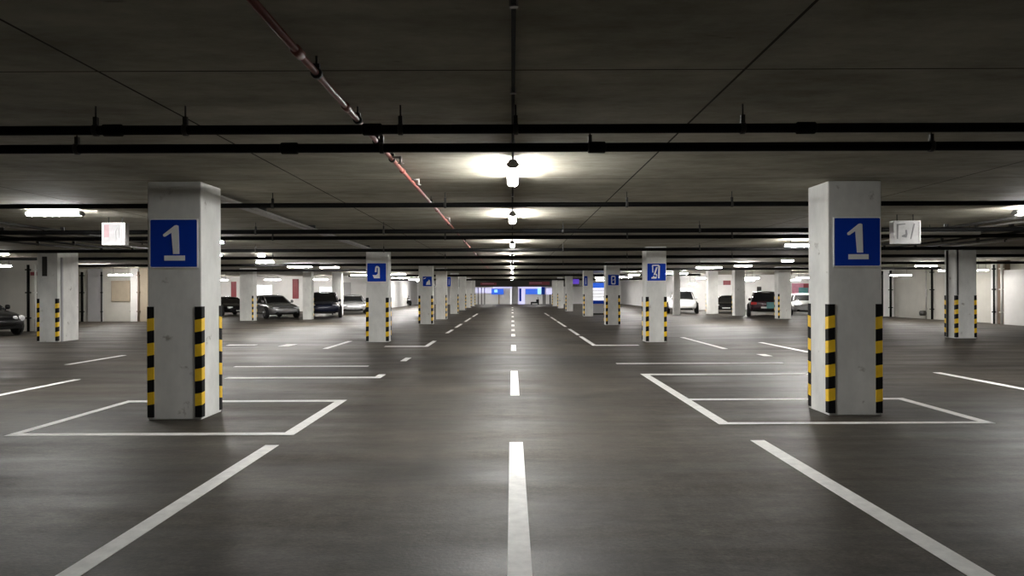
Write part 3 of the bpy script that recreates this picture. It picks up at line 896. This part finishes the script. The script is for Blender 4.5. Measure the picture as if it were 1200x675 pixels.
    for sg in (1, -1):
        hl = MB()
        y0, y1 = hw * .48, hw * .84
        if round_lights:
            for q, rr in ((.50, .085), (.74, .10)):
                hl.lathe([(rr, -.12), (rr, .02), (rr * .8, .045), (rr * .3, .055)], (xf - .05 * q, sg * hw * q, zf - .10), 'X', 16)
        else:
            hl.prism([(y0 * sg, zf - .17), (y1 * sg, zf - .13), (y1 * sg * 1.02, zf - .02), (y0 * sg * 1.05, zf - .05)], xf - .18, xf + .005, 'X')
        hl.build('headlight', lamps, t, bevel=0.0 if round_lights else .02)
        mr = MB()
        mr.lathe([(.02, -.08), (.085, -.06), (.095, 0), (.07, .06), (.02, .08)], (X(.66), sg * (hw * .98), belt(.66) + .07), 'Y', 10)
        mr.build('wing_mirror', paint, t)
        tl = MB()
        zr_ = K['st'][1][3] * hs
        tl.prism([(hw * .52 * sg, zr_ - .22), (hw * .86 * sg, zr_ - .22), (hw * .84 * sg, zr_ - .06), (hw * .52 * sg, zr_ - .08)], X(0) - .012, X(0) + .16, 'X')
        tl.build('tail_light', 'tail', t, bevel=.02)
        hd = MB()
        for tt in (.36, .58):
            hd.box(X(tt) - .08, X(tt) + .08, sg * hw * 1.0 - .015, sg * hw * 1.0 + .015, belt(tt) - .17, belt(tt) - .14)
        hd.build('door_handle', paint, t)
    gr = MB()
    gr.prism([(-hw * .44, zf - .18), (hw * .44, zf - .18), (hw * .40, zf - .06), (-hw * .40, zf - .06)], xf - .1, xf + .012, 'X')
    gr.build('grille', 'rubber', t)
    gl = MB()
    gl.prism([(-hw * .72, .26), (hw * .72, .26), (hw * .66, .38), (-hw * .66, .38)], xf - .16, xf + .02, 'X')
    gl.build('air_intake', 'rubber', t)
    MB().box(xf + .012, xf + .035, -.26, .26, zf - .31, zf - .20).build('number_plate', 'plate', t)
    MB().box(X(0) - .03, X(0) + .02, -.26, .26, .58 * hs, .69 * hs).build('number_plate', 'plate', t)
    bp = MB()
    bp.box(X(0) - .025, X(0) + .1, -hw * .76, hw * .76, .34, .46)
    bp.build('rear_bumper', 'rubber', t, bevel=.03)
    if rear_mark:
        MB().box(X(0) - .06, X(0) - .03, *rear_mark[0], *rear_mark[1]).build('teal_panel', 'teal', t)
    return t
R_ = math.radians
car(0, 26.0, R_(60), 'sedan', 'car_black', 'black sedan at left edge with round headlights facing the lane', round_lights=True, dx=-19.62 - ux(0, 26.0))
car(268, 48.0, R_(40), 'sedan', 'car_black', 'low black sedan just right of the left numbered pillar', hs=.88)
car(320, 43.0, R_(38), 'sedan', 'car_silver', 'silver sedan with dark windows between two beige pillars', hs=.97)
car(380, 44.0, R_(14), 'suv', 'car_navy', 'tall navy car between the slim pillar and another beige pillar', hs=.9)
car(413, 50.5, R_(14), 'sedan', 'car_silver', 'pale silver sedan just left of the second left lane pillar', hs=.95)
car(468, 80, R_(25), 'hatch', 'car_black', 'dark distant car between second and third left lane pillars')
car(799.5, 49.3, R_(-13), 'suv', 'car_white', 'white four-wheel-drive with dark windscreen behind a slim pale pillar', hs=.9)
car(853, 50.2, R_(-20), 'hatch', 'car_black', 'low black hatchback between two pillars in the right bays', hs=.82)
car(897, 43.0, R_(161), 'suv', 'car_maroon', 'dark maroon car with teal rear panel in the right bays', rear_mark=((-.62, -.05), (.5, .85)), hs=.86)
car(942, 44.8, R_(-16), 'sedan', 'car_white', 'white sedan partly hidden by the right numbered pillar', hs=.95)
car(752, 82, R_(200), 'hatch', 'car_maroon', 'distant dark car just left of the second right lane pillar', hs=.8)

# ------------------------------------------------------------------ booth by the right pillars
Y = 46.5
x0, x1 = ux(694, Y), ux(694, Y) + 1.6
t = thing('ticket_booth', 'white and grey booth with blue band between third and fourth right pillars', 'booth', (x0, Y, 0))
W_ = x1 - x0
MB().box(0, W_, 0, 1.6, 0.08, 0.70).build('lower_panel', 'wall_grey', t, bevel=.01)
MB().box(-.01, W_ + .01, -.01, 1.61, 0.70, 0.92).build('blue_band', 'blue', t)
MB().box(0, W_, 0, 1.6, 0.92, 1.72).build('upper_panel', 'lit_white', t, bevel=.01)
s_ = MB()
for z in (1.12, 1.32, 1.52):
    s_.box(0.0, W_, -.02, -.001, z, z + .05)
s_.build('louvre', 'galv', t)
MB().box(-.02, W_ + .02, -.03, 1.62, 1.72, 2.05).build('fascia', 'lit_blue', t)
MB().box(-.02, W_ + .02, -.02, 1.62, 0, 0.08).build('plinth', 'rubber', t)

t = thing('hanging_sign', 'small purple sign hung between fourth and fifth right lane pillars', 'sign', (ux(671.5, 50), 50, 0))
MB().box(0, .42, 0, .08, 2.02, 2.36).build('panel', 'lit_purple', t, bevel=.01)
for x in (.06, .36):
    MB().tube([(x, .04, 2.36), (x, .04, C)], .01, 6).build('suspension_rod', 'dark', t)

# ------------------------------------------------------------------ far end shopfront
Y = 86.9
def slab(name, u0, u1, v0, v1, m, parent, d=0.06, yo=0.0):
    a, b = at(u0, v1, Y), at(u1, v0, Y)
    return MB().box(a.x, b.x, Y - d - yo, Y - yo, max(a.z, 0), b.z).build(name, m, parent)
t = thing('shopfront', 'lit white shopfront with blue sign left of the central end post', 'shopfront', (0, 0, 0))
slab('wall_panel', 549, 600, 336.5, 357, 'wall_white', t, .05)
slab('fascia', 549, 576, 337.5, 343.5, 'lit_lilac', t, .08, .05)
for u in (552, 556, 560, 564, 567.5):
    slab('mullion', u, u + .9, 337, 357, 'dark', t, .10, .05)
slab('blue_sign', 576, 590, 338.5, 345, 'lit_blue', t, .15, .05)
slab('sign_light', 579.5, 583, 339.5, 342.5, 'lit_cyan', t, .06, .20)
slab('lintel_light', 578, 600, 336.2, 338, 'lit_lilac', t, .08, .05)
slab('door_post', 584, 585.4, 345, 356.5, 'tan', t, .1, .05)
slab('side_post', 598.2, 599.5, 338, 358, 'lit_white', t, .1, .05)
t = thing('end_post', 'grey blue post in the middle of the far end', 'post', (0, 0, 0))
slab('shaft', 601, 606.5, 336, 358, 'wall_grey', t, .45, .0)
t = thing('shopfront', 'lit shopfront with wide blue panel right of the central end post', 'shopfront', (0, 0, 0))
slab('wall_panel', 607, 654, 336.5, 357.5, 'wall_white', t, .05)
slab('doorway', 607.5, 615, 337, 357, 'lit_lilac', t, .05, .05)
slab('door_leaf', 608.5, 611, 338, 353, 'blue', t, .05, .10)
slab('lintel_light', 607, 635, 336.2, 338, 'lit_lilac', t, .08, .05)
slab('blue_panel', 616, 634, 338.5, 344.8, 'lit_blue', t, .12, .05)
slab('cyan_panel', 630, 634, 338, 344.5, 'lit_cyan', t, .05, .17)
slab('blue_post', 634.5, 638.5, 336.5, 345, 'blue', t, .2, .05)
slab('white_sign', 640, 653, 338, 345, 'lit_lilac', t, .1, .05)
for u in (636, 638, 644, 648):
    slab('mullion', u, u + 1.2, 345, 357, 'dark', t, .10, .05)
# trolley
t = thing('platform_trolley', 'small black trolley with upright handle before the blue end panel', 'trolley', (ux(622, 82), 82, 0))
MB().box(0, .95, 0, .6, .16, .34).build('platform', 'rubber', t, bevel=.02)
for x in (.08, .87):
    for y in (.08, .52):
        MB().lathe([(.06, -.02), (.08, -.015), (.08, .015), (.06, .02)], (x, y, .08), 'Y', 14).build('wheel', 'tyre', t)
MB().box(.62, .95, .1, .5, .34, .62).build('crate', 'rubber', t, bevel=.02)
MB().tube([(.88, .08, .3), (.82, .08, .85), (.82, .52, .85), (.88, .52, .3)], .02, 8).build('handle', 'dark', t)

# rear wall windows and posters
def wall_window(n_, u0, u1, v0, v1):
    Y = 56.98
    a, b = at(u0, v1, Y), at(u1, v0, Y)
    w_ = MB()
    for x in (a.x, (a.x + b.x) / 2 - .03, b.x - .06):
        w_.box(x, x + .06, Y - .08, Y, a.z, b.z)
    w_.box(a.x, b.x, Y - .08, Y, a.z - .06, a.z).box(a.x, b.x, Y - .08, Y, b.z, b.z + .06)
    o_ = struct(w_.build('window_%d' % n_, 'white'))
    MB().box(a.x + .01, b.x - .01, Y - .03, Y - .005, a.z, b.z).build('pane', 'lit_window', o_)
wall_window(1, 374, 390, 336.5, 352)
wall_window(2, 299, 320, 334, 346)
wall_window(3, 796, 813, 338, 347)
def poster(u0, u1, v0, v1, m, label, name='wall_mounted_poster', cat='poster', bits=()):
    Y = 56.97
    a, b = at(u0, v1, Y), at(u1, v0, Y)
    o_ = MB().box(a.x, b.x, Y - .05, Y, a.z, b.z).build(name, m)
    tag(o_, label, cat)
    for p0, p1, q0, q1, m2 in bits:
        w_, h_ = b.x - a.x, b.z - a.z
        MB().box(a.x + p0 * w_, a.x + p1 * w_, Y - .07, Y - .05, a.z + q0 * h_, a.z + q1 * h_).build('colour_patch', m2, o_)
    return o_
poster(928, 950, 332, 346, 'pink', 'pink and teal poster on the far wall above the white sedan', bits=((.35, .85, .1, .65, 'teal'), (.6, .95, .62, .95, 'redsign')))
poster(840, 856, 328.5, 334, 'white', 'small white and red sign between two pillars in the right bays', 'wall_sign', 'sign', bits=((.45, 1, .0, .95, 'redsign'),))
poster(887, 892, 336, 341, 'dark', 'small dark notice on the far wall above the maroon car', 'wall_mounted_notice', 'notice')
poster(271, 277, 330, 350, 'redsign', 'narrow red poster on far wall above the low black sedan', 'wall_mounted_poster', 'poster')
poster(343, 350, 327, 350, 'redsign', 'red poster on far wall above the silver sedan', 'wall_mounted_poster', 'poster')
poster(402, 411, 331, 347, 'wall_grey', 'grey poster on far wall above the pale silver sedan', 'wall_mounted_poster', 'poster')
# red fitting at the top of the left wall
o = MB().box(ux(34, 28.2), ux(46, 28.2), 28.278, 28.299, 2.20, 2.34).build('wall_mounted_box', 'redsign', bevel=.01)
tag(o, 'red band high on left wall beside the wide striped pillar', 'panel')

# ------------------------------------------------------------------ added lamps outside the frame, lighting the pillar fronts
for x, y, z, lab in ((-7.0, 5.35, 2.3, 'added left hooded lamp beside the viewer'), (7.0, 5.35, 2.3, 'added right hooded lamp beside the viewer'),
                     (-13.6, 15.5, 2.3, 'added left hooded lamp over the side bay, before the wide pillar'), (14.0, 16.0, 2.3, 'added right hooded lamp over the side bay')):
    luminaire(x, y, z, 1.25, lab, 'X', hood=True, bulb='lamp_fill' if y < 10 else 'lamp')

# ------------------------------------------------------------------ world and colour
wd = bpy.data.worlds.new('world')
sc.world = wd
wd.use_nodes = True
wd.node_tree.nodes['Background'].inputs['Color'].default_value = (0.5, 0.5, 0.55, 1)
wd.node_tree.nodes['Background'].inputs['Strength'].default_value = 0.0
vs = sc.view_settings
vs.view_transform = 'Standard'
vs.look = 'None'
vs.gamma = 1.0
vs.exposure = 0.0
vs.use_curve_mapping = False
sc.cycles.use_denoising = True
sc.cycles.max_bounces = 8
sc.cycles.diffuse_bounces = 5
sc.cycles.sample_clamp_indirect = 6
